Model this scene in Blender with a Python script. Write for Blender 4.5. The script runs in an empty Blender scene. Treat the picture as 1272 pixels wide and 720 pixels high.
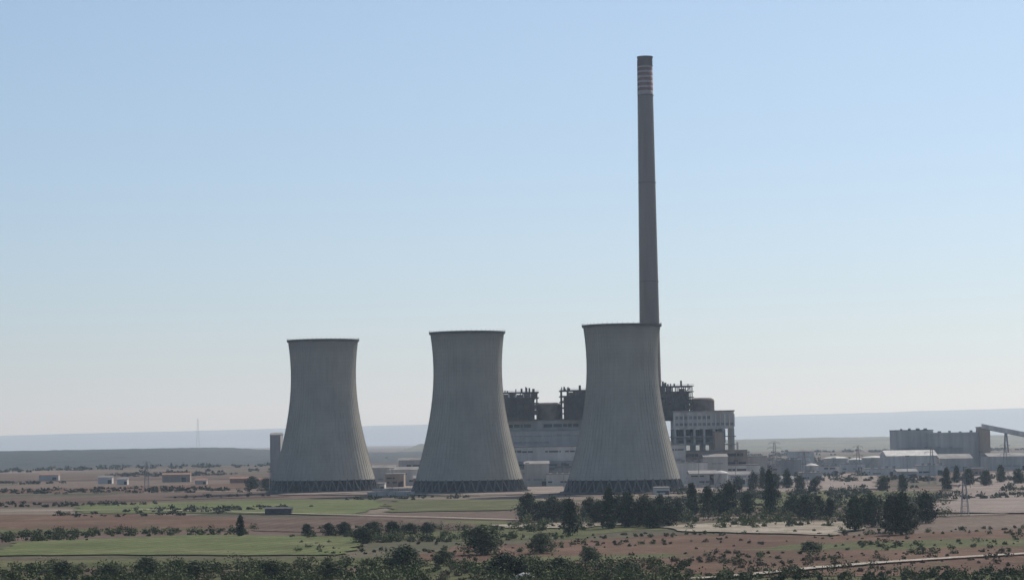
import bpy, math, random
import numpy as np
from mathutils import Vector, Matrix
from mathutils import noise as mn
random.seed(7); rng=np.random.default_rng(7)
scene=bpy.context.scene
scene.view_settings.view_transform='Standard'; scene.view_settings.look='None'
scene.view_settings.exposure=0; scene.view_settings.gamma=1

# ------------------------------------------------------------------ helpers
def link(o,parent=None,loc=None):
    scene.collection.objects.link(o)
    if parent: o.parent=parent
    if loc is not None: o.location=loc
    return o
def empty(name,loc=(0,0,0)):
    e=bpy.data.objects.new(name,None); e.empty_display_size=5
    return link(e,None,loc)
def mesh_obj(name,V,F,mat,parent=None,loc=None,smooth=False):
    m=bpy.data.meshes.new(name); m.from_pydata([tuple(v) for v in V],[],F); m.update()
    if smooth:
        for p in m.polygons: p.use_smooth=True
    if mat: m.materials.append(mat)
    return link(bpy.data.objects.new(name,m),parent,loc)
def quads_mesh(name,V,mat):
    n=len(V)//4
    m=bpy.data.meshes.new(name)
    m.vertices.add(n*4); m.vertices.foreach_set('co',np.asarray(V,dtype=np.float32).ravel())
    m.loops.add(n*4); m.loops.foreach_set('vertex_index',np.arange(n*4,dtype=np.int32))
    m.polygons.add(n); m.polygons.foreach_set('loop_start',np.arange(0,n*4,4,dtype=np.int32))
    m.polygons.foreach_set('loop_total',np.full(n,4,dtype=np.int32))
    m.update(calc_edges=True); m.materials.append(mat)
    return m
def box(V,F,x0,x1,y0,y1,z0,z1):
    b=len(V)
    V+= [(x0,y0,z0),(x1,y0,z0),(x1,y1,z0),(x0,y1,z0),(x0,y0,z1),(x1,y0,z1),(x1,y1,z1),(x0,y1,z1)]
    F+= [(b,b+3,b+2,b+1),(b+4,b+5,b+6,b+7),(b,b+1,b+5,b+4),(b+1,b+2,b+6,b+5),(b+2,b+3,b+7,b+6),(b+3,b,b+4,b+7)]
def boxes(name,lst,mat,parent=None,loc=None):
    V=[];F=[]
    for b in lst: box(V,F,*b)
    return mesh_obj(name,V,F,mat,parent,loc)
def beam(V,F,p,q,r):
    p=Vector(p);q=Vector(q);d=(q-p).normalized()
    a=d.cross(Vector((0,0,1)))
    if a.length<1e-3: a=Vector((1,0,0))
    a.normalize(); c=d.cross(a)
    b=len(V)
    for o in (p,q):
        for s,t in ((-1,-1),(1,-1),(1,1),(-1,1)): V.append(tuple(o+a*s*r+c*t*r))
    F+=[(b,b+1,b+2,b+3),(b+7,b+6,b+5,b+4)]+[(b+i,b+4+i,b+4+(i+1)%4,b+(i+1)%4) for i in range(4)]
def cyl(V,F,cx,cy,prof,n=24):
    b=len(V)
    for r,z in prof:
        for i in range(n):
            a=2*math.pi*i/n; V.append((cx+r*math.cos(a),cy+r*math.sin(a),z))
    for k in range(len(prof)-1):
        for i in range(n):
            j=(i+1)%n; F.append((b+k*n+i,b+k*n+j,b+(k+1)*n+j,b+(k+1)*n+i))
    F.append(tuple(b+(len(prof)-1)*n+i for i in range(n)))

# ------------------------------------------------------------------ materials
def newmat(name):
    m=bpy.data.materials.new(name); m.use_nodes=True
    nt=m.node_tree; return m,nt,nt.nodes['Principled BSDF']
def noise(nt,coord,scale,detail=6,rough=0.6):
    n=nt.nodes.new('ShaderNodeTexNoise'); n.inputs['Scale'].default_value=scale
    n.inputs['Detail'].default_value=detail; n.inputs['Roughness'].default_value=rough
    nt.links.new(coord,n.inputs['Vector']); return n.outputs['Fac']
def ramp(nt,fac,stops,interp='LINEAR'):
    r=nt.nodes.new('ShaderNodeValToRGB'); e=r.color_ramp; e.interpolation=interp
    while len(e.elements)<len(stops): e.elements.new(0.5)
    for el,(p,c) in zip(e.elements,stops):
        el.position=p; el.color=(c[0],c[1],c[2],1)
    nt.links.new(fac,r.inputs['Fac']); return r.outputs['Color']
def mixc(nt,fac,a,b,mode='MIX'):
    m=nt.nodes.new('ShaderNodeMix'); m.data_type='RGBA'; m.blend_type=mode
    if isinstance(fac,float): m.inputs[0].default_value=fac
    else: nt.links.new(fac,m.inputs[0])
    for s,v in ((m.inputs[6],a),(m.inputs[7],b)):
        if isinstance(v,tuple): s.default_value=(*v,1)
        else: nt.links.new(v,s)
    return m.outputs[2]
def math_n(nt,op,a,b=None):
    m=nt.nodes.new('ShaderNodeMath'); m.operation=op
    for s,v in ((m.inputs[0],a),(m.inputs[1],b)):
        if v is None: continue
        if isinstance(v,(int,float)): s.default_value=v
        else: nt.links.new(v,s)
    return m.outputs[0]
def objcoord(nt):
    return nt.nodes.new('ShaderNodeTexCoord').outputs['Object']
def simple(name,c1,c2,scale=0.3,rough=0.85,metal=0,streak=False):
    m,nt,bs=newmat(name); co=objcoord(nt)
    if streak:
        mp=nt.nodes.new('ShaderNodeMapping'); mp.inputs['Scale'].default_value=(1,1,0.12)
        nt.links.new(co,mp.inputs['Vector']); co=mp.outputs['Vector']
    f=noise(nt,co,scale)
    nt.links.new(ramp(nt,f,[(0.35,c1),(0.65,c2)]),bs.inputs['Base Color'])
    bs.inputs['Roughness'].default_value=rough; bs.inputs['Metallic'].default_value=metal
    bs.inputs['Specular IOR Level'].default_value=0.25
    return m

M_white=simple('painted_cladding',(0.42,0.40,0.375),(0.62,0.595,0.555),0.2,streak=True)
M_pale=simple('pale_render',(0.32,0.305,0.285),(0.46,0.44,0.41),0.2,streak=True)
M_grey=simple('grey_cladding',(0.20,0.20,0.20),(0.30,0.295,0.29),0.2,streak=True)
M_tan=simple('tan_concrete',(0.25,0.195,0.155),(0.34,0.275,0.22),0.2,streak=True)
M_brick=simple('brick_wall',(0.24,0.13,0.09),(0.33,0.19,0.13),0.3)
M_rust=simple('rusty_steel',(0.06,0.048,0.043),(0.12,0.09,0.08),0.4)
M_drum=simple('oxide_painted_drum',(0.13,0.10,0.08),(0.2,0.155,0.13),0.2)
M_steel=simple('dark_steel',(0.04,0.04,0.045),(0.08,0.08,0.08),0.4)
M_dark=simple('window_openings',(0.02,0.022,0.025),(0.07,0.075,0.08),0.15,rough=0.4)
M_roof=simple('flat_roofing',(0.16,0.15,0.145),(0.28,0.265,0.25),0.1)
M_galv=simple('galvanised_steel',(0.18,0.185,0.19),(0.28,0.28,0.29),0.4,rough=0.5)
M_rock=simple('pale_limestone',(0.3,0.28,0.25),(0.5,0.47,0.42),0.8)
M_bark=simple('bark',(0.05,0.035,0.025),(0.10,0.075,0.055),2)

def foliage(name,c1,c2,c3,s=.35):
    m,nt,bs=newmat(name); co=objcoord(nt)
    f=noise(nt,co,s,4); 
    oi=nt.nodes.new('ShaderNodeObjectInfo')
    f2=math_n(nt,'ADD',f,math_n(nt,'MULTIPLY',math_n(nt,'SUBTRACT',oi.outputs['Random'],0.5),0.16))
    nt.links.new(ramp(nt,f2,[(0.32,c1),(0.5,c2),(0.68,c3)]),bs.inputs['Base Color'])
    bs.inputs['Roughness'].default_value=0.8; bs.inputs['Specular IOR Level'].default_value=0.15
    return m
M_conifer=foliage('conifer_needles',(0.018,0.030,0.016),(0.036,0.053,0.024),(0.07,0.09,0.038))
M_olive=foliage('olive_foliage',(0.05,0.068,0.03),(0.09,0.11,0.05),(0.14,0.155,0.08))
M_scrub=foliage('scrub_foliage',(0.04,0.058,0.02),(0.085,0.105,0.038),(0.16,0.17,0.07),.12)
M_dry=foliage('dry_scrub',(0.08,0.06,0.035),(0.14,0.11,0.065),(0.2,0.165,0.095),.12)
M_farscrub=foliage('distant_scrub',(0.025,0.035,0.02),(0.045,0.055,0.03),(0.09,0.09,0.05),.05)

def va_shift(nt,co):
    v=nt.nodes.new('ShaderNodeVectorMath'); v.operation='ADD'; nt.links.new(co,v.inputs[0]); v.inputs[1].default_value=(311,97,13)
    return v.outputs[0]
def field_mat(name,cols,s=0.02,stripe=0.0,ang=0.3,weed=.5):
    m,nt,bs=newmat(name); co=objcoord(nt)
    a=noise(nt,co,s,8,0.65); b=noise(nt,co,s*14,6,0.75)
    f=math_n(nt,'ADD',math_n(nt,'MULTIPLY',a,0.6),math_n(nt,'MULTIPLY',b,0.4))
    c=ramp(nt,f,[(0.38,cols[0]),(0.5,cols[1]),(0.60,cols[2])])
    if stripe>0:
        mp=nt.nodes.new('ShaderNodeMapping'); mp.inputs['Rotation'].default_value=(0,0,ang)
        nt.links.new(co,mp.inputs['Vector'])
        w=nt.nodes.new('ShaderNodeTexWave'); w.inputs['Scale'].default_value=0.045; w.inputs['Distortion'].default_value=3
        w.inputs['Detail'].default_value=3
        nt.links.new(mp.outputs['Vector'],w.inputs['Vector'])
        c=mixc(nt,math_n(nt,'MULTIPLY',w.outputs['Fac'],stripe),c,(cols[0][0]*.6,cols[0][1]*.6,cols[0][2]*.6))
    d=noise(nt,co,0.06,7,0.75)
    g=nt.nodes.new('ShaderNodeMapRange'); nt.links.new(d,g.inputs[0]); g.inputs[1].default_value=.52; g.inputs[2].default_value=.60
    c=mixc(nt,math_n(nt,'MULTIPLY',g.outputs[0],weed),c,(0.085,0.085,0.042))
    d2=noise(nt,va_shift(nt,co),0.035,8,0.8)
    g2=nt.nodes.new('ShaderNodeMapRange'); nt.links.new(d2,g2.inputs[0]); g2.inputs[1].default_value=.56; g2.inputs[2].default_value=.66
    c=mixc(nt,math_n(nt,'MULTIPLY',g2.outputs[0],.45),c,(0.27,0.21,0.15))
    nt.links.new(c,bs.inputs['Base Color']); bs.inputs['Roughness'].default_value=0.95
    bs.inputs['Specular IOR Level'].default_value=0.05
    bp=nt.nodes.new('ShaderNodeBump'); bp.inputs['Strength'].default_value=0.8; bp.inputs['Distance'].default_value=1.0
    nt.links.new(b,bp.inputs['Height']); nt.links.new(bp.outputs['Normal'],bs.inputs['Normal'])
    return m
M_green=field_mat('green_crop',((0.085,0.10,0.042),(0.12,0.142,0.055),(0.165,0.18,0.08)),0.025,0.3)
M_red=field_mat('red_soil',((0.09,0.052,0.038),(0.138,0.08,0.058),(0.19,0.117,0.085)),0.02,0.35,1.2,.65)
M_brown=field_mat('brown_soil',((0.08,0.052,0.042),(0.12,0.082,0.065),(0.165,0.115,0.09)),0.02,0.3,0.1)
M_bare=field_mat('bare_earth',((0.22,0.185,0.14),(0.33,0.28,0.22),(0.46,0.40,0.33)),0.05)
M_yard=field_mat('gravel_yard',((0.18,0.145,0.125),(0.26,0.21,0.185),(0.33,0.28,0.25)),0.03)
M_grass=field_mat('rough_grass',((0.06,0.068,0.03),(0.092,0.10,0.043),(0.145,0.14,0.07)),0.03)
M_track=field_mat('dirt_track',((0.38,0.33,0.27),(0.48,0.42,0.35),(0.56,0.5,0.43)),0.1,weed=.15)

def ground_mat():
    m,nt,bs=newmat('steppe_ground'); co=objcoord(nt)
    nn=nt.nodes.new('ShaderNodeTexNoise'); nn.inputs['Scale'].default_value=0.01; nn.inputs['Detail'].default_value=4
    nt.links.new(co,nn.inputs['Vector'])
    va=nt.nodes.new('ShaderNodeVectorMath'); va.operation='MULTIPLY_ADD'
    nt.links.new(nn.outputs['Color'],va.inputs[0]); va.inputs[1].default_value=(60,60,0); nt.links.new(co,va.inputs[2])
    vor=nt.nodes.new('ShaderNodeTexVoronoi'); vor.inputs['Scale'].default_value=0.0065
    mp=nt.nodes.new('ShaderNodeMapping'); mp.inputs['Scale'].default_value=(0.6,1.0,1); mp.inputs['Rotation'].default_value=(0,0,0.25)
    nt.links.new(va.outputs[0],mp.inputs['Vector']); nt.links.new(mp.outputs['Vector'],vor.inputs['Vector'])
    sp=nt.nodes.new('ShaderNodeSeparateColor'); nt.links.new(vor.outputs['Color'],sp.inputs[0])
    cell=ramp(nt,sp.outputs[0],[(0.0,(0.095,0.062,0.05)),(0.22,(0.14,0.097,0.077)),(0.38,(0.075,0.083,0.042)),(0.54,(0.17,0.125,0.1)),
        (0.68,(0.06,0.065,0.037)),(0.80,(0.12,0.078,0.064)),(0.92,(0.26,0.21,0.17))],'CONSTANT')
    a=noise(nt,co,0.012,8,0.7); b=noise(nt,co,0.25,6,0.75)
    soil=ramp(nt,a,[(0.35,(0.055,0.056,0.033)),(0.48,(0.11,0.085,0.063)),(0.6,(0.155,0.113,0.09)),(0.72,(0.25,0.19,0.15))])
    c=mixc(nt,0.5,cell,soil)
    d=ramp(nt,b,[(0.35,(0.5,0.5,0.5)),(0.65,(1.35,1.35,1.35))])
    c=mixc(nt,0.8,c,d,'MULTIPLY')
    nt.links.new(c,bs.inputs['Base Color']); bs.inputs['Roughness'].default_value=0.95
    bs.inputs['Specular IOR Level'].default_value=0.05
    return m
G=60000
mesh_obj('ground',[(-G,-2000,0),(G,-2000,0),(G,G,0),(-G,G,0)],[(0,1,2,3)],ground_mat())

# bearing (thousandths) & distance from the survey origin -> metres on the plain
def P(b,D): return (b*D/1000.0,float(D))
zlev=[0.04]
def field(name,pts,mat,jit=3.0,step=9.0):
    pts=[P(*p) for p in pts]; out=[]
    n=len(pts)
    for i in range(n):
        a=Vector(pts[i]); b=Vector(pts[(i+1)%n]); L=(b-a).length; k=max(1,int(L/step))
        nrm=Vector((-(b-a).y,(b-a).x)).normalized()
        w=0
        for j in range(k):
            w=w*0.75+random.uniform(-jit,jit)*0.9
            p=a.lerp(b,j/k)+nrm*w; out.append((p.x,p.y,zlev[0]))
    zlev[0]+=0.03
    area=sum(out[i][0]*out[(i+1)%len(out)][1]-out[(i+1)%len(out)][0]*out[i][1] for i in range(len(out)))
    if area<0: out.reverse()
    return mesh_obj(name,out,[tuple(range(len(out)))],mat)
def ribbon(name,pts,w,mat):
    pts=[Vector(P(*p)) for p in pts]; V=[];F=[];sm=[]
    for i in range(len(pts)-1):
        for j in range(12): sm.append(pts[i].lerp(pts[i+1],j/12))
    sm.append(pts[-1])
    for i,p in enumerate(sm):
        d=(sm[min(i+1,len(sm)-1)]-sm[max(i-1,0)]).normalized(); nr=Vector((-d.y,d.x))
        ww=w/2*random.uniform(0.8,1.15)
        V+=[(p.x-nr.x*ww,p.y-nr.y*ww,zlev[0]),(p.x+nr.x*ww,p.y+nr.y*ww,zlev[0])]
        if i: F.append((2*i-2,2*i,2*i+1,2*i-1)[::-1])
    zlev[0]+=0.03
    return mesh_obj(name,V,F,mat)

field('grassland',[(-240,560),(240,560),(240,620),(90,625),(60,680),(-46,745),(-240,770)],M_grass,5)
field('ploughed_field',[(-240,670),(-150,675),(-60,660),(-60,685),(-140,700),(-240,695)],M_brown,5)
field('grassland',[(-240,1000),(-100,1010),(-60,940),(-20,850),(20,860),(60,930),(60,960),(-10,1060),(-60,1120),(-240,1100)],M_grass,5)
field('ploughed_field',[(-235,1060),(-235,1290),(-160,1250),(-112,1160),(-100,1010),(-150,1030)],M_red,3)
field('ploughed_field',[(-46,730),(40,665),(75,615),(240,605),(240,890),(130,850),(69,890),(3,825),(-30,800)],M_red,4)
field('grassland',[(90,760),(150,740),(230,770),(240,800),(160,800),(110,790)],M_grass,5)
field('grassland',[(-20,700),(30,700),(70,720),(60,740),(0,735)],M_grass,5)
field('ploughed_field',[(-112,1150),(-60,1130),(-20,1030),(-10,960),(-60,935),(-110,990)],M_brown,3)
field('ploughed_field',[(-240,1650),(-120,1720),(-90,1600),(-150,1540),(-240,1530)],M_brown,4)
field('ploughed_field',[(-230,2000),(-110,2150),(-95,1950),(-150,1850),(-230,1830)],M_red,4)
field('ploughed_field',[(-240,2500),(-80,2400),(-80,2800),(-240,3100)],M_brown,8)
field('green_field',[(-181,1270),(-120,1235),(-66,1170),(-52,1300),(-59,1470),(-100,1500),(-122,1490),(-174,1450)],M_green,4)
field('green_field',[(-212,790),(-130,770),(-69,760),(-64,800),(-66,900),(-128,945),(-205,900)],M_green,4)
field('grassland',[(-50,1200),(0,1220),(10,1400),(-50,1450)],M_grass,4)
field('grassland',[(70,1180),(150,1200),(175,1450),(120,1540),(70,1480)],M_grass,5)
field('ploughed_field',[(0,1180),(60,1200),(60,1330),(10,1300)],M_brown,4)
field('bare_ground',[(53,960),(100,1000),(135,975),(140,900),(131,850),(90,885),(72,900)],M_bare,4)
field('bare_ground',[(-10,1000),(45,1030),(50,1000),(30,960),(-5,965)],M_bare,4)
field('gravel_yard',[(172,1080),(240,1040),(240,2300),(190,2100),(178,1700)],M_yard,6)
field('gravel_yard',[(-95,1640),(-20,1560),(110,1500),(150,1560),(150,2150),(60,2250),(-90,2150)],M_yard,6)
field('bare_ground',[(-62,1840),(-42,1850),(-42,2000),(-60,2010)],M_bare,3)
ribbon('dirt_track',[(70,600),(92,612),(120,640),(150,664),(180,684),(208,700),(240,718)],5.5,M_track)
ribbon('dirt_track',[(-230,1330),(-150,1310),(-60,1150),(0,1060),(60,1050),(140,1020),(200,1040)],4,M_track)
ribbon('dirt_track',[(-240,1760),(-150,1800),(-95,1760),(-60,1620),(0,1500),(100,1440),(170,1500),(240,1400)],6,M_bare)

# ------------------------------------------------------------------ distant relief
def relief(name,x0,x1,nx,y0,y1,ny,hf,mat):
    V=[];F=[]
    for j in range(ny+1):
        y=y0+(y1-y0)*j/ny
        for i in range(nx+1):
            x=x0+(x1-x0)*i/nx; V.append((x,y,hf(x,y,j/ny)))
    for j in range(ny):
        for i in range(nx):
            a=j*(nx+1)+i; F.append((a,a+1,a+nx+2,a+nx+1))
    return mesh_obj(name,V,F,mat,smooth=False)
def fb(x,y,s,o=5): return mn.fractal(Vector((x*s,y*s,0.3)),1.0,2.0,o)
M_forest=simple('wooded_hillside',(0.006,0.011,0.012),(0.018,0.024,0.02),0.02)
M_farhill=simple('dry_hillside',(0.045,0.058,0.033),(0.12,0.105,0.07),0.004)
M_mount=simple('hazed_mountain_slopes',(0.15,0.20,0.27),(0.19,0.24,0.31),0.0006)  # pale blue base: distance haze put into the slope colour
def h_left(x,y,t):
    edge=min(1,max(0,(-480-x*1.0)/250))
    p=math.sin(math.pi*min(1,t*1.3)*0.5) if t<0.77 else 1
    return -2+(27*p*(0.35+0.65*edge))*(1+0.10*fb(x,y,0.0012))+1.6*fb(x,y,0.03,3)*min(1,t*6)
relief('hills',-2600,0,420,3700,6200,70,h_left,M_forest)
def h_right(x,y,t):
    p=min(1,t*1.5)
    return -2+24*p*(1+0.25*fb(x,y,0.001))+1.5*fb(x,y,0.02,3)*min(1,t*5)
relief('hills',-300,3200,420,5200,9000,50,h_right,M_farhill)
def h_mt(x,y,t):
    p=math.sin(math.pi*min(1,t*2)*0.5) if t<0.5 else 1
    base=205+ (x/5200)*62
    return -5+base*p*(1+0.03*fb(x,y,0.00035))+4*fb(x,y,0.002)*p
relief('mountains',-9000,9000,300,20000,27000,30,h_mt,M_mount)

# ------------------------------------------------------------------ cooling towers
def tower_mat():
    m,nt,bs=newmat('weathered_concrete_shell'); co=objcoord(nt)
    sx=nt.nodes.new('ShaderNodeSeparateXYZ'); nt.links.new(co,sx.inputs[0])
    mp=nt.nodes.new('ShaderNodeMapping'); mp.inputs['Scale'].default_value=(1,1,0.06)
    nt.links.new(co,mp.inputs['Vector'])
    st=noise(nt,mp.outputs['Vector'],0.45,7,0.7)
    bl=noise(nt,co,0.045,6,0.6)
    f=math_n(nt,'ADD',math_n(nt,'MULTIPLY',st,0.45),math_n(nt,'MULTIPLY',bl,0.55))
    c=ramp(nt,f,[(0.38,(0.28,0.262,0.222)),(0.5,(0.33,0.31,0.265)),(0.62,(0.38,0.355,0.305))])
    lw=math_n(nt,'FRACT',math_n(nt,'MULTIPLY',sx.outputs[2],1/2.6))
    lj=math_n(nt,'LESS_THAN',lw,0.10)
    c=mixc(nt,math_n(nt,'MULTIPLY',lj,0.15),c,(0.1,0.1,0.09))
    g=nt.nodes.new('ShaderNodeMapRange'); nt.links.new(sx.outputs[2],g.inputs[0]); g.inputs[1].default_value=95; g.inputs[2].default_value=108
    c=mixc(nt,math_n(nt,'MULTIPLY',math_n(nt,'MULTIPLY',g.outputs[0],st),0.8),c,(0.10,0.095,0.085))
    nt.links.new(c,bs.inputs['Base Color']); bs.inputs['Roughness'].default_value=0.9; bs.inputs['Specular IOR Level'].default_value=0.1
    return m
M_shell=tower_mat()
M_col=simple('column_concrete',(0.08,0.08,0.08),(0.13,0.13,0.125),0.3)
M_fill=simple('cooling_fill',(0.012,0.014,0.02),(0.028,0.032,0.04),0.3)
M_rim=simple('dark_rim',(0.07,0.06,0.055),(0.11,0.10,0.09),0.3)  # darker tone than the shell, along the tower's top edge
def rt(z): return 22.9*math.sqrt(1+((z-82)/60.5)**2)
def build_tower(loc,rot=0):
    e=empty('cooling_tower',loc); e.rotation_euler=(0,0,rot)
    n=128; V=[];F=[]
    zs=[8.5+i*(106.0-8.5)/56 for i in range(57)]
    prof=[(rt(z),z) for z in zs]+[(rt(z)-0.7,z) for z in reversed(zs)]+[(rt(8.5),8.5)]
    for r,z in prof:
        for i in range(n):
            a=2*math.pi*i/n; V.append((r*math.cos(a),r*math.sin(a),z))
    for k in range(len(prof)-1):
        for i in range(n):
            j=(i+1)%n; F.append((k*n+i,k*n+j,(k+1)*n+j,(k+1)*n+i))
    mesh_obj('shell',V,F,M_shell,e,smooth=True)
    V=[];F=[]; prof=[(rt(106)-.6,106.003),(rt(106)+.9,106.003),(rt(107)+1.0,107.4),(rt(107)-.6,107.4),(rt(106)-.6,106.003)]
    for r,z in prof:
        for i in range(n):
            a=2*math.pi*i/n; V.append((r*math.cos(a),r*math.sin(a),z))
    for k in range(len(prof)-1):
        for i in range(n):
            j=(i+1)%n; F.append((k*n+i,k*n+j,(k+1)*n+j,(k+1)*n+i))
    for i in range(48):
        a=2*math.pi*i/48; beam(V,F,((rt(107)+.8)*math.cos(a),(rt(107)+.8)*math.sin(a),107.4),((rt(107)+.8)*math.cos(a),(rt(107)+.8)*math.sin(a),108.5),.06)
    mesh_obj('rim',V,F,M_rim,e)
    V=[];F=[]
    for i in range(72):
        a=2*math.pi*i/72
        for k in range(0,56,4):
            z0,z1=zs[k],zs[k+4]
            beam(V,F,((rt(z0)+.04)*math.cos(a),(rt(z0)+.04)*math.sin(a),z0),((rt(z1)+.04)*math.cos(a),(rt(z1)+.04)*math.sin(a),z1),0.10)
    mesh_obj('ribs',V,F,M_shell,e)
    V=[];F=[]; k=40; r0=rt(0)+0.6; r1=rt(8.5)-0.35
    for i in range(k):
        a0=2*math.pi*i/k
        for s in (-1,1):
            a1=a0+s*math.pi/k
            beam(V,F,(r0*math.cos(a0),r0*math.sin(a0),0),(r1*math.cos(a1),r1*math.sin(a1),9.0),0.38)
    mesh_obj('columns',V,F,M_col,e)
    V=[];F=[]; cyl(V,F,0,0,[(r1-1.2,0.2),(r1-2.2,8.6)],64)
    mesh_obj('fill_pack',V,F,M_fill,e)
    V=[];F=[]; cyl(V,F,0,0,[(r0+2.2,0),(r0+2.2,1.3),(r0+1.6,1.3),(r0+1.6,0.6)],96)
    mesh_obj('basin',V,F,M_col,e)
build_tower((-134.8,1738,0),0.3)
build_tower((-30.6,1645,0),1.7)
build_tower((70.2,1573,0),2.6)

# ------------------------------------------------------------------ chimney
ch=empty('chimney',(110.6,1971,0))
M_chim=simple('chimney_concrete',(0.125,0.10,0.088),(0.19,0.16,0.14),0.08,streak=True)
M_redp=simple('red_band_paint',(0.12,0.038,0.033),(0.17,0.055,0.047),0.3)
M_whp=simple('white_band_paint',(0.27,0.225,0.21),(0.37,0.31,0.29),0.3)
M_soot=simple('sooty_top',(0.045,0.032,0.028),(0.08,0.052,0.045),0.3)
def rc(z): return 9.6-(9.6-5.9)*(min(z,343)/343)**0.75
V=[];F=[]; cyl(V,F,0,0,[(rc(z),z) for z in range(0,311,10)]+[(rc(312),312)],48)
mesh_obj('shaft',V,F,M_chim,ch,smooth=True)
z=312.0;i=0
while z<335:
    h=(3.0 if i==0 else 1.6) if i%2==0 else 2.5
    V=[];F=[]; cyl(V,F,0,0,[(rc(z)+.05,z),(rc(z)+.05,z+h)],48)
    mesh_obj('white_band' if i%2==0 else 'red_band',V,F,M_whp if i%2==0 else M_redp,ch,smooth=True)
    z+=h;i+=1
V=[];F=[]; cyl(V,F,0,0,[(rc(z)+.15,z),(rc(z)+.15,341.5),(rc(342)+.6,341.8),(rc(343)+.6,343),(rc(343)-1,343),(rc(343)-1,338)],48)
mesh_obj('cap',V,F,M_soot,ch,smooth=False)
V=[];F=[]
for zz in (80,160,240,311,335):
    cyl(V,F,0,0,[(rc(zz),zz),(rc(zz)+.5,zz+.1),(rc(zz)+.5,zz+.5),(rc(zz),zz+.6)],32)
mesh_obj('galleries',V,F,M_rust,ch)
V=[];F=[]
for k in range(0,34):
    beam(V,F,(-rc(k*10)-.3,-1,k*10),(-rc(k*10+10)-.3,-1,k*10+10),0.18)
mesh_obj('ladder',V,F,M_rust,ch)

# ------------------------------------------------------------------ power station
ps=empty('power_station',(0,1900,0))
def facade(parent,prefix,x0,x1,y0,y1,z0,z1,mat,strips=(),cols=0,roof=M_roof,wm=M_dark):
    boxes(prefix+'_walls',[(x0,x1,y0,y1,z0,z1)],mat,parent)
    boxes(prefix+'_roof',[(x0-.4,x1+.4,y0-.4,y1+.4,z1,z1+.8)],roof,parent)
    L=[]
    for (a,b) in strips:
        x=x0+1.5
        while x<x1-3:
            w=random.uniform(5,14); 
            if random.random()<.75: L.append((x,min(x+w,x1-1),y0-.15,y0+.02,a,b+random.choice((0,0,.6))))
            x+=w+random.choice((0.5,0.5,3.2))
    if L: boxes(prefix+'_windows',L,wm,parent)
    if cols: boxes(prefix+'_pilasters',[(x0+(x1-x0)*i/cols-.35,x0+(x1-x0)*i/cols+.35,y0-.6,y0-.003,z0,z1-.2) for i in range(cols+1)],mat,parent)
facade(ps,'turbine_hall',-14,128,-60,-25,0,29,M_white,((5,8),(15,16.2),(25,26.2)),18,wm=M_steel)
facade(ps,'boiler_house',-8,112,-24.9,25,0,41,M_pale,((32,33),(37,37.8)),16,wm=M_grey)
facade(ps,'bunker_bay',-8,60,-12,20,41.9,49,M_pale,((44,46.5),),9)
boxes('bunker_end_walls',[(122,168,-28,10,41,54)],M_white,ps)
boxes('bunker_end_roof',[(121.5,168.5,-30.4,10.4,54,54.9)],M_roof,ps)
boxes('bunker_end_fins',[(122+i*3.5,122.9+i*3.5,-30,-28.003,42.4,52) for i in range(14)],M_white,ps)
boxes('bunker_end_recess',[(123.5,167.5,-28.3,-28.001,43.5,45.5),(123.5,150,-28.3,-28.001,48.4,50.8)],M_grey,ps)
boxes('bunker_supports',[(122+i*7.4,123.6+i*7.4,-30+k*13,-28.5+k*13,0,41) for i in range(7) for k in range(4)],M_pale,ps)
boxes('bunker_floors',[(121,169,-31,10,z,z+.7) for z in (28.5,34.7)],M_grey,ps)
boxes('bunker_back_wall',[(124,160,5,8,35.5,40.9)],M_grey,ps)
boxes('bunker_hoppers',[(126+i*10,132+i*10,-20,-4,30,40.5) for i in range(4)],M_rust,ps)
facade(ps,'transfer_block',124,152,-26,4,29.3,34.6,M_grey,((31,32.5),),4)
facade(ps,'service_block',128,176,-44,-32,0,24,M_tan,((7,8.5),(14,15.5),(20,21.5)),6)
facade(ps,'service_block_annex',140,184,-58,-45,0,13,M_white,((4,5.5),(9,10)),5)
facade(ps,'stair_tower',152,159,-40,-33,24.9,38,M_tan,(),0)
facade(ps,'ash_silo_block',177,192,-30,-12,0,19,M_pale,((10,11),),2)
def frame(x0,x1,z0,z1,y0=-20,y1=22,fill=0.55):
    V=[];F=[];nx=max(3,int((x1-x0)/5));nz=max(3,int((z1-z0)/4.2))
    xs=[x0+(x1-x0)*i/nx for i in range(nx+1)]; zs=[z0+(z1-z0)*i/nz for i in range(nz+1)]
    ys=[y0,(y0+y1)/2,y1]
    for y in ys:
        for x in xs: beam(V,F,(x,y,z0-.5),(x,y,z1+random.choice((0,0,2.5))),0.38)
        for zz in zs: beam(V,F,(x0-1.5,y,zz),(x1+1.5,y,zz),0.32)
    for x in xs:
        for zz in zs: beam(V,F,(x,y0,zz),(x,y1,zz),0.25)
    for i in range(nx):
        if random.random()<.6:
            k=random.randrange(nz); beam(V,F,(xs[i],y0,zs[k]),(xs[i+1],y0,zs[k+1]),0.25)
    mesh_obj('boiler_steel_frame',V,F,M_steel,ps)
    L=[(x0+2,x1-2,y0+4,y1-4,z0,z1-4)]
    for i in range(nx):
        for k in range(nz):
            if random.random()<fill: L.append((xs[i]+.5,xs[i+1]-.5,y0+.8,y0+3.9,zs[k]+.4,zs[k+1]-random.uniform(.5,2)))
    boxes('boiler_casing',L,M_rust,ps)
    V=[];F=[]
    for k in range(7):
        x=random.uniform(x0,x1); r=random.uniform(.4,1.0); cyl(V,F,x,random.uniform(y0,y1),[(r,z1),(r,z1+random.uniform(1.5,4.5))],10)
    beam(V,F,(x0-1.5,y0,z1+1.2),(x1+1.5,y0,z1+1.2),.1)
    mesh_obj('roof_vents',V,F,M_steel,ps)
frame(-9,18,50,71,fill=.65)
frame(37,62,50,72,fill=.5)
frame(112,137,48,74,fill=.7)
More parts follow.
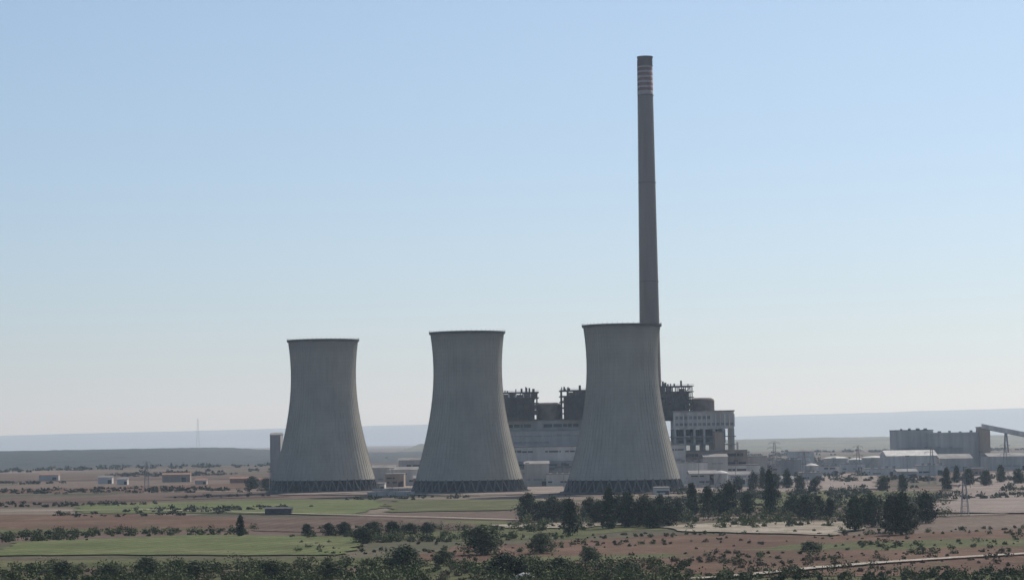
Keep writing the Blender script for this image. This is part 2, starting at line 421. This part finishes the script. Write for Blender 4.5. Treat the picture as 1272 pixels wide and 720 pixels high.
def drum(cx,r,z0,z1,y=-2):
    V=[];F=[]; cyl(V,F,cx,y,[(r,z0),(r,z1-2.5),(r*.93,z1-1),(r*.7,z1)],32)
    mesh_obj('flue_gas_drum',V,F,M_drum,ps,smooth=False)
drum(27,9.6,49.8,63); drum(73,9.6,42,63.5); drum(146,9.5,54.9,65)
V=[];F=[]
for k in range(5):
    beam(V,F,(-14+k*22,-62,12+k),(8+k*22,-62,12+k),.6)
for k in range(14): beam(V,F,(-14+k*10,-63,0),(-14+k*10,-63,18),.3)
beam(V,F,(-14,-63,18),(126,-63,18),.5); beam(V,F,(-14,-64.2,16.5),(126,-64.2,16.5),.4)
mesh_obj('pipe_rack',V,F,M_galv,ps)

def hall(name,b,D,w,d,h,mat,roofmat=M_roof,pitch=0,strips=True,rot=0):
    x,y=P(b,D); e=empty(name,(x,y,0)); e.rotation_euler=(0,0,rot)
    boxes('walls',[(-w/2,w/2,0,d,0,h)],mat,e)
    if pitch:
        V=[(-w/2-.5,-.5,h),(w/2+.5,-.5,h),(w/2+.5,d+.5,h),(-w/2-.5,d+.5,h),(-w/2-.5,d/2,h+pitch),(w/2+.5,d/2,h+pitch)]
        F=[(0,3,2,1),(0,1,5,4),(2,3,4,5),(0,4,3),(1,2,5)]
        mesh_obj('roof',V,F,roofmat,e)
    else:
        boxes('roof',[(-w/2-.3,w/2+.3,-.3,d+.3,h,h+.6)],roofmat,e)
        if w>15: boxes('roof_plant',[(-w*.3+i*w*.2,-w*.3+i*w*.2+random.uniform(1.5,3.5),d*.3,d*.3+3,h+.6,h+random.uniform(1.4,2.6)) for i in range(4)],M_galv,e)
    L=[]
    if strips:
        nlev=random.choice((1,2)) if h>7 else 1
        for k in range(nlev):
            z=h*(.3+.4*k)+random.uniform(-.5,.5); x=-w/2+1
            hh=random.uniform(.8,1.5)
            while x<w/2-2.5:
                ww=random.uniform(2,7); ww=min(ww,w/2-.5-x)
                if random.random()<.6: L.append((x,x+ww,-.12,.02,z,z+hh))
                x+=ww+random.uniform(.5,3)
    if L: boxes('windows',L,random.choice((M_dark,M_grey,M_steel)),e)
    dw=min(4,w*.25)
    boxes('door',[(w*.2,w*.2+dw,-.2,.03,0.02,min(4.2,h*.6))],M_steel,e)
    return e
for b,D,w,h,mt in [(-2,1810,26,13,M_white),(9,1800,18,17,M_pale),(19,1795,22,9,M_white),(28,1790,10,14,M_tan),
    (-49,1850,14,10,M_tan),(-44,1900,26,13,M_white),(-38,1780,12,8,M_brick),(-54,1960,20,14,M_pale),(-40,2060,30,19,M_pale),(-97.5,2100,9,42,M_grey),
    (72,1800,24,16,M_white),(82,1830,18,20,M_pale),(77,1740,20,9,M_pale),(88,1740,30,8,M_white),
    (100,1780,22,7,M_tan),(104,1950,18,11,M_grey),(101,1990,20,17,M_pale),(112,2060,20,14,M_grey),(117,2450,25,19,M_white),(124,2300,16,8,M_pale),
    (110,1700,12,5,M_white),(138,2300,22,7,M_white),(121,1880,16,6,M_pale),(150,2050,30,6,M_white),(160,1950,16,5,M_pale),(-56,1740,10,5,M_white),(60,1500,9,4,M_white),
    (92,1900,16,12,M_white),(96,1850,12,9,M_pale),(128,2100,18,8,M_white),(170,2050,24,8,M_white),(188,1980,14,6,M_tan)]:
    hall('industrial_building',b,D,w,random.uniform(12,28),h,mt,pitch=random.choice((0,0,2)))
hall('coal_handling_building',163,2390,38,30,38,M_pale,M_steel,strips=False)
hall('coal_handling_building',180,2380,52,26,35,M_pale,M_white,strips=False)
hall('coal_handling_building',192,2370,10,20,40,M_tan,M_roof,strips=False)
hall('coal_handling_annex',170,2375,60,12,20,M_grey,M_roof,strips=True)
hall('warehouse',162,2220,46,40,15,M_white,M_white,pitch=5,strips=False)
hall('warehouse',180,2230,30,36,12,M_pale,M_roof,pitch=4)
hall('warehouse',203,2250,44,36,13,M_pale,M_roof,pitch=3)
for b,D,w,h,mt in [(-167,2250,13,6,M_white),(-160,2180,9,5,M_white),(-138,2290,26,7,M_tan),(-112,2180,18,4,M_brick),(-128,2140,10,3.5,M_pale),(-190,2500,20,6,M_pale),(-104,2000,14,5,M_tan)]:
    hall('farm_building',b,D,w,9,h,mt,M_brick if mt!=M_white else M_roof,pitch=1.6,strips=False)
hall('dark_shed',-96.5,1200,13,7,3.0,M_steel,M_steel,pitch=.8,strips=False)
def tank(b,D,r,h):
    x,y=P(b,D); e=empty('storage_tank',(x,y,0)); V=[];F=[]
    cyl(V,F,0,0,[(r,0),(r,h)],40); mesh_obj('tank_wall',V,F,M_pale,e,smooth=False)
    V=[];F=[]; cyl(V,F,0,0,[(r+.25,h),(r+.25,h+.4),(r*.6,h+1.6),(r*.1,h+2.2)],40); mesh_obj('tank_roof',V,F,M_white,e)
    V=[];F=[]
    for i in range(14): 
        a=-math.pi*0.8+i*0.06; beam(V,F,((r+.5)*math.cos(a),(r+.5)*math.sin(a),h*i/14),((r+.5)*math.cos(a+.06),(r+.5)*math.sin(a+.06),h*(i+1)/14),.2)
    mesh_obj('stairway',V,F,M_galv,e)
tank(131,2480,12.5,11); tank(146.5,2480,12.5,11); tank(84,1720,5,9); tank(121,2150,6,8); tank(139,2600,9,8)
def conveyor(p,q,n):
    e=empty('conveyor_bridge',(0,0,0)); p=Vector(p);q=Vector(q)
    V=[];F=[]; beam(V,F,p,q,1.9); mesh_obj('gallery',V,F,M_white,e)
    V=[];F=[]; o=Vector((0,0,2.2)); beam(V,F,p+o,q+o,.28); mesh_obj('gallery_roof',V,F,M_white,e)
    V=[];F=[]; beam(V,F,p-o,q-o,.3)
    for i in range(1,n):
        c=p.lerp(q,i/n); 
        for s in (-1,1):
            beam(V,F,(c.x+s*3,c.y-2,0),(c.x+s*.6,c.y-2,c.z-2.4),.35); beam(V,F,(c.x+s*3,c.y+2,0),(c.x+s*.6,c.y+2,c.z-2.4),.35)
        for k in range(1,5):
            zz=(c.z-2.4)*k/5; ww=3-2.4*k/5; beam(V,F,(c.x-ww,c.y-2,zz),(c.x+ww,c.y-2,zz),.2)
    mesh_obj('trestles',V,F,M_galv,e)
conveyor((448,2350,41),(560,2330,17),5)
for b0,b1,D in ((-58,-12,1700),(60,98,1660),(-60,-40,1580)):
    x0,y0=P(b0,D); x1,_=P(b1,D); e=empty('perimeter_wall',(x0,y0,0)); L=x1-x0
    boxes('wall_panels',[(i*6+.2,min(L,i*6+5.8),0,.25,0,2.6) for i in range(int(L/6))],M_pale,e)
    boxes('wall_posts',[(i*6-.2,i*6+.197,-.1,.35,0,2.9) for i in range(int(L/6)+1)],M_galv,e)
def floodmast(b,D,h):
    x,y=P(b,D); e=empty('floodlight_mast',(x,y,0)); V=[];F=[]; cyl(V,F,0,0,[(.3,0),(.16,h)],10); mesh_obj('pole',V,F,M_galv,e)
    boxes('lamp_heads',[(-1.4+i*.8,-.8+i*.8,-.4,.2,h-.1,h+.5) for i in range(4)],M_steel,e)
for b,D,h in ((-50,1700,16),(-22,1720,18),(5,1740,18),(20,1700,18),(28,1680,16),(62,1700,18),(75,1650,18),(90,1680,18),(104,1720,18),(130,1800,18),(160,1850,18),(190,1900,20),(210,1800,20),(-70,1820,16),(-100,1790,14)):
    floodmast(b,D,h)

def pylon(b,D,H,name='electricity_pylon',w=None,arms=3):
    x,y=P(b,D); e=empty(name,(x,y,0)); V=[];F=[]; w=w or H*.09
    n=9
    def c(k,i):
        t=k/n; ww=w*(1-t*.82)
        s=((-1,-1),(1,-1),(1,1),(-1,1))[i%4]; return (s[0]*ww,s[1]*ww,H*t)
    for k in range(n):
        for i in range(4):
            beam(V,F,c(k,i),c(k+1,i),.09); beam(V,F,c(k,i),c(k+1,i+1),.05); beam(V,F,c(k+1,i),c(k+1,i+1),.05)
    mesh_obj('lattice_body',V,F,M_galv,e)
    if arms:
        V=[];F=[]
        for k in range(arms):
            z=H*(.98-.13*k); L=H*.14+(k%2)*1
            for s in (-1,1):
                beam(V,F,(0,0,z),(s*L,0,z),.09); beam(V,F,(0,0,z+1.4),(s*L,0,z),.06); beam(V,F,(s*L,0,z),(s*L,0,z-1.3),.1)
        mesh_obj('crossarms',V,F,M_galv,e)
pylon(183,1040,18); pylon(170,1700,26); pylon(118,1640,24); pylon(200,1800,26); pylon(140,1900,26); pylon(-150,1900,22); pylon(106,1900,30)
pylon(-129,6500,102,'communications_mast',5,0)
mp=empty('exhaust_stack',(P(91,2100)[0],2100,0)); V=[];F=[]; cyl(V,F,0,0,[(1.2,0),(.9,30)],12); mesh_obj('stack',V,F,M_white,mp)

# ------------------------------------------------------------------ vegetation
def leaves(C,s):
    n=len(C); u=rng.normal(size=(n,3)); u/=np.linalg.norm(u,axis=1)[:,None]
    w=rng.normal(size=(n,3)); v=np.cross(u,w); v/=np.linalg.norm(v,axis=1)[:,None]
    ss=(s*rng.uniform(.6,1.3,size=n))[:,None]; u=u*ss; v=v*ss*.6
    return np.stack([C-u-v*.3,C+v,C+u+v*.3,C-v],axis=1).reshape(-1,3)
def clumps(centres,rad,per,s):
    n=len(centres); C=np.repeat(centres,per,axis=0)+rng.normal(size=(n*per,3))*np.repeat(np.asarray(rad),per)[:,None]*.5
    C[:,2]=np.maximum(C[:,2],0.1)
    return leaves(C,s)
def tree_mesh(kind,mat,k):
    V=[];F=[];cs=[];rr=[]
    tr=0.28 if kind!='cypress' else .2
    lean=random.uniform(-.3,.3)
    beam(V,F,(0,0,-.2),(lean*.5,0,5),tr); beam(V,F,(lean*.5,0,5),(lean,0,8.5),tr*.5)
    N={'cypress':120,'pine':140,'round':150}[kind]
    for i in range(N):
        if kind=='cypress':
            z=random.uniform(.5,9.9); t=z/10; R=1.9*math.sin(math.pi*min(1,(t*.92+.12)))**.6*(1-t*.35)+.1; q=random.random()**.5
            if t>.85: R*=.6
        elif kind=='pine':
            z=.8+9*random.random()**.85; t=(z-.8)/9; R=(3.7*(1-t)**.6)*(0.8+.25*math.sin(z*2.3+k)); q=random.random()**.5
        else:
            t=random.uniform(0,1); z=.8+9*t; R=4.2*math.sqrt(max(0.05,1-(2*t-.75)**2*.62))*(0.85+.18*math.sin(z*1.7+k)); q=random.random()**.45
        a=random.uniform(0,2*math.pi); R*=1+.2*math.sin(3*a+k*1.3)
        p=(R*q*math.cos(a)+lean*t,R*q*math.sin(a),z); cs.append(p); rr.append(random.uniform(.6,1.2)*(0.7 if kind=='cypress' else 1.3))
        if i%9==0: beam(V,F,(lean*.5,0,max(1,z*.7)),p,.07)
    L=clumps(np.array(cs),rr,22,.34)
    me=quads_mesh(kind+'_crown',L,mat)
    mb=bpy.data.meshes.new(kind+'_trunk'); mb.from_pydata(V,[],F); mb.materials.append(M_bark)
    return me,mb
lib={k:[tree_mesh(k,m,i) for i in range(4)] for k,m in (('cypress',M_conifer),('pine',M_conifer),('round',M_conifer))}
lib['olive']=[tree_mesh('round',M_olive,i+5) for i in range(2)]
base_w={'cypress':4.0,'pine':7.2,'round':8.8,'olive':8.8}
names={'cypress':'cypress_tree','pine':'pine_tree','round':'evergreen_tree','olive':'olive_tree'}
def tree(b,D,h,w,kind):
    x,y=P(b,D); e=empty(names[kind],(x,y,0)); e.rotation_euler=(0,0,random.uniform(0,6.28))
    e.scale=(w/base_w[kind],w/base_w[kind],h/10)
    cr,tk=random.choice(lib[kind])
    link(bpy.data.objects.new('crown',cr),e); link(bpy.data.objects.new('trunk',tk),e)
for t in [(38,950,15.5,6,'cypress'),(104,1085,19,7,'pine'),(-112,925,8,3.4,'cypress'),(157,852,14,10,'pine'),(153,875,13,7,'cypress'),(167,960,11.5,9,'round'),
  (138,892,12,8,'pine'),(118.6,1025,10,12,'round'),(113,1040,9,9,'round'),(123,1035,9,9,'round'),(128,1025,8.5,6,'pine'),(145,930,12,10,'round'),(141,960,10,9,'round'),(161,900,9,8,'round'),(5,1080,11,9,'round'),(15,1045,10,12,'round'),
  (22,890,12.5,8,'pine'),(30,1070,9,8,'round'),(34,1010,9,9,'round'),(46,968,13,10,'pine'),(53,968,12,10,'round'),(59,1008,11,8,'pine'),(66,1025,9,7,'round'),(42,1000,11,10,'round'),(62,960,9,9,'round'),(56,950,9,9,'round'),
  (72,1102,14,6,'cypress'),(78.5,1100,12,8,'pine'),(83,1090,9,9,'round'),(87,1095,14,10,'round'),(94,1095,10,8,'round'),(49,985,9,9,'round'),(10,1060,8,8,'round'),(20,1050,9,9,'round'),
  (97,1600,11,8,'round'),(101,1590,13,7,'pine'),(106,1600,10,9,'round'),(111,1610,12,8,'pine'),(91,1580,9,8,'round'),(116,1570,9,8,'round'),
  (122,1500,8,8,'round'),(150,1500,9,9,'round'),(158,1480,10,7,'pine'),(176,1500,14,6,'cypress'),(185,1620,11,9,'round'),(192,1600,10,9,'round'),(198,1700,12,8,'pine'),(205,1650,10,9,'round'),(180,1700,12,6,'pine'),
  (-14,750,8.5,13,'olive'),(10,752,6,9,'olive'),(-46,664,6.5,12,'olive'),(-62,850,5.5,9,'olive'),(-85,935,4,5,'round'),(-76,925,4.5,6,'round'),(-70,930,4.6,7,'round'),(-58,930,4.5,8,'round'),(-50,935,4.5,7,'round'),(-43,925,4,7,'round'),(-36,930,4,6,'round'),
  (-4,628,6.0,10,'round'),(0,622,4.6,7,'round'),(-30,700,3.6,7,'olive'),(30,690,4.5,7,'olive'),(120,740,3,8,'olive'),(-107,1900,9,12,'round'),(-101,1880,8,12,'round'),(-90,1680,5,8,'round'),
  (-130,640,4.5,9,'olive'),(-150,655,5,8,'olive'),(-165,640,4,8,'olive'),(-100,640,4.5,9,'olive'),(-185,650,4.5,9,'olive'),(-75,635,4,9,'olive'),(18,640,4,8,'olive'),(46,625,3.5,8,'olive')]:
    tree(*t)
def boulder(b,D,s):
    import bmesh
    bm=bmesh.new(); bmesh.ops.create_icosphere(bm,subdivisions=3,radius=1)
    for v in bm.verts:
        k=1+.35*mn.fractal(v.co*1.3+Vector((b,0,0)),1,2,4); v.co=Vector((v.co.x*k*s*1.5,v.co.y*k*s,v.co.z*k*s*.8))
    m=bpy.data.meshes.new('boulder'); bm.to_mesh(m); bm.free(); m.materials.append(M_rock)
    x,y=P(b,D); link(bpy.data.objects.new('boulder',m),None,(x,y,s*.5))
boulder(3.5,606,1.7); boulder(6,610,1.0)

def scrub(name,n,b0,b1,D0,D1,hmin,hmax,mat,per,ls,thr=-1,sc=.01,asp=1.5,seed=0):
    cs=[];rr=[]; cnt=0;tries=0
    while cnt<n and tries<n*25:
        tries+=1
        D=math.sqrt(random.uniform(D0*D0,D1*D1)); b=random.uniform(b0,b1); x,y=P(b,D)
        if mn.noise(Vector((x*sc,y*sc,seed)))<thr: continue
        if any((x-tx)**2+(y-ty)**2<48**2 for tx,ty in ((-134.8,1738),(-30.6,1645),(70.2,1573))): continue
        if -30<x<195 and 1780<y<2020: continue
        cnt+=1; h=hmin+(hmax-hmin)*random.random()**1.9; w=h*asp*random.uniform(.7,1.5)
        for _ in range(5):
            a=random.uniform(0,6.28); q=random.random()**.6*w*.42
            cs.append((x+q*math.cos(a),y+q*math.sin(a),h*random.uniform(.25,.72))); rr.append(h*.5)
    L=clumps(np.array(cs),rr,per,ls)
    link(bpy.data.objects.new(name,quads_mesh(name,L,mat)))
scrub('scrub',560,-225,10,550,700,.9,3.8,M_scrub,26,.32,-.2,.03)
scrub('scrub',150,0,70,550,670,1.0,4.0,M_scrub,26,.32,-.3,.03,seed=2)
scrub('scrub',240,-225,225,560,700,.6,2.6,M_dry,20,.3,-.3,.03,seed=3)
scrub('scrub',190,60,225,550,614,1,3.2,M_scrub,24,.30,-.3,.03,seed=4)
scrub('scrub',340,-90,220,660,900,.3,1.9,M_scrub,18,.28,.08,.02,seed=5)
scrub('scrub',200,-90,220,660,900,.3,1.4,M_dry,18,.28,.0,.03,seed=15)
scrub('hedgerow',220,-215,-60,905,1000,.6,2.8,M_scrub,18,.35,.0,.02,seed=6)
scrub('hedgerow',110,-60,0,850,1000,.8,3.5,M_scrub,20,.35,-.1,.02,seed=7)
scrub('undergrowth',380,0,175,930,1200,1,4.8,M_scrub,18,.45,-.1,.015,seed=8)
scrub('undergrowth',320,60,215,1200,1600,1,5,M_farscrub,14,.6,0,.01,seed=9)
scrub('distant_scrub',240,-220,0,1150,1700,.5,2.6,M_farscrub,9,.6,.2,.008,2.2,seed=10)
scrub('distant_scrub',380,-220,-60,1750,3200,.8,2.8,M_farscrub,8,.9,.2,.004,4.5,seed=11)
scrub('distant_scrub',500,90,220,1700,3400,1.5,5,M_farscrub,8,1.2,.05,.004,2.6,seed=12)
scrub('distant_woodland',800,-230,230,3000,5600,1.6,5,M_farscrub,7,2.0,.1,.002,6,seed=13)

# ------------------------------------------------------------------ air (thin haze layer)
V=[];F=[]; box(V,F,-58000,58000,-1500,58000,-20,900)
hz=mesh_obj('atmosphere',V,F,None); m=bpy.data.materials.new('haze'); m.use_nodes=True; nt=m.node_tree; nt.nodes.clear()
o=nt.nodes.new('ShaderNodeOutputMaterial'); vs=nt.nodes.new('ShaderNodeVolumeScatter')
vs.inputs['Color'].default_value=(0.64,0.80,1.0,1); vs.inputs['Density'].default_value=5.2e-5; vs.inputs['Anisotropy'].default_value=0.35
nt.links.new(vs.outputs[0],o.inputs['Volume']); hz.data.materials.append(m)

# ------------------------------------------------------------------ light
SUN_EL=math.radians(40); SUN_AZ=math.radians(35)
w=bpy.data.worlds.new('World'); scene.world=w; w.use_nodes=True; nt=w.node_tree
bg=nt.nodes['Background']; sky=nt.nodes.new('ShaderNodeTexSky'); sky.sky_type='NISHITA'; sky.sun_disc=False
sky.sun_elevation=SUN_EL; sky.sun_rotation=SUN_AZ; sky.air_density=1.0; sky.dust_density=0.6; sky.ozone_density=1.5; sky.altitude=500
tc=nt.nodes.new('ShaderNodeTexCoord'); sx=nt.nodes.new('ShaderNodeSeparateXYZ'); nt.links.new(tc.outputs['Generated'],sx.inputs[0])
tint=ramp(nt,sx.outputs[2],[(0.0,(0.52,0.64,0.86)),(0.035,(0.56,0.665,0.86)),(0.08,(0.64,0.715,0.87)),(0.17,(0.78,0.82,0.88)),(0.5,(1.05,1.0,0.95))])
col=mixc(nt,1.0,sky.outputs[0],tint,'MULTIPLY')
nt.links.new(col,bg.inputs['Color']); bg.inputs['Strength'].default_value=0.112
sd=bpy.data.lights.new('sun','SUN'); sd.energy=4.8; sd.angle=math.radians(.53); sd.color=(1,.94,.85)
so=link(bpy.data.objects.new('sun',sd),None,(300,500,900))
d=Vector((math.sin(SUN_AZ)*math.cos(SUN_EL),math.cos(SUN_AZ)*math.cos(SUN_EL),math.sin(SUN_EL)))
so.rotation_euler=d.to_track_quat('Z','Y').to_euler()

# ------------------------------------------------------------------ camera
cd=bpy.data.cameras.new('camera'); cam=link(bpy.data.objects.new('camera',cd),None,(0,0,35))
cd.sensor_width=36; cd.lens=86.04; cd.clip_start=1; cd.clip_end=150000
pitch=math.atan(185.5/3040)
cam.rotation_euler=(Matrix.Rotation(math.pi/2+pitch,4,'X') @ Matrix.Rotation(-0.0148,4,'Z')).to_euler()
scene.camera=cam
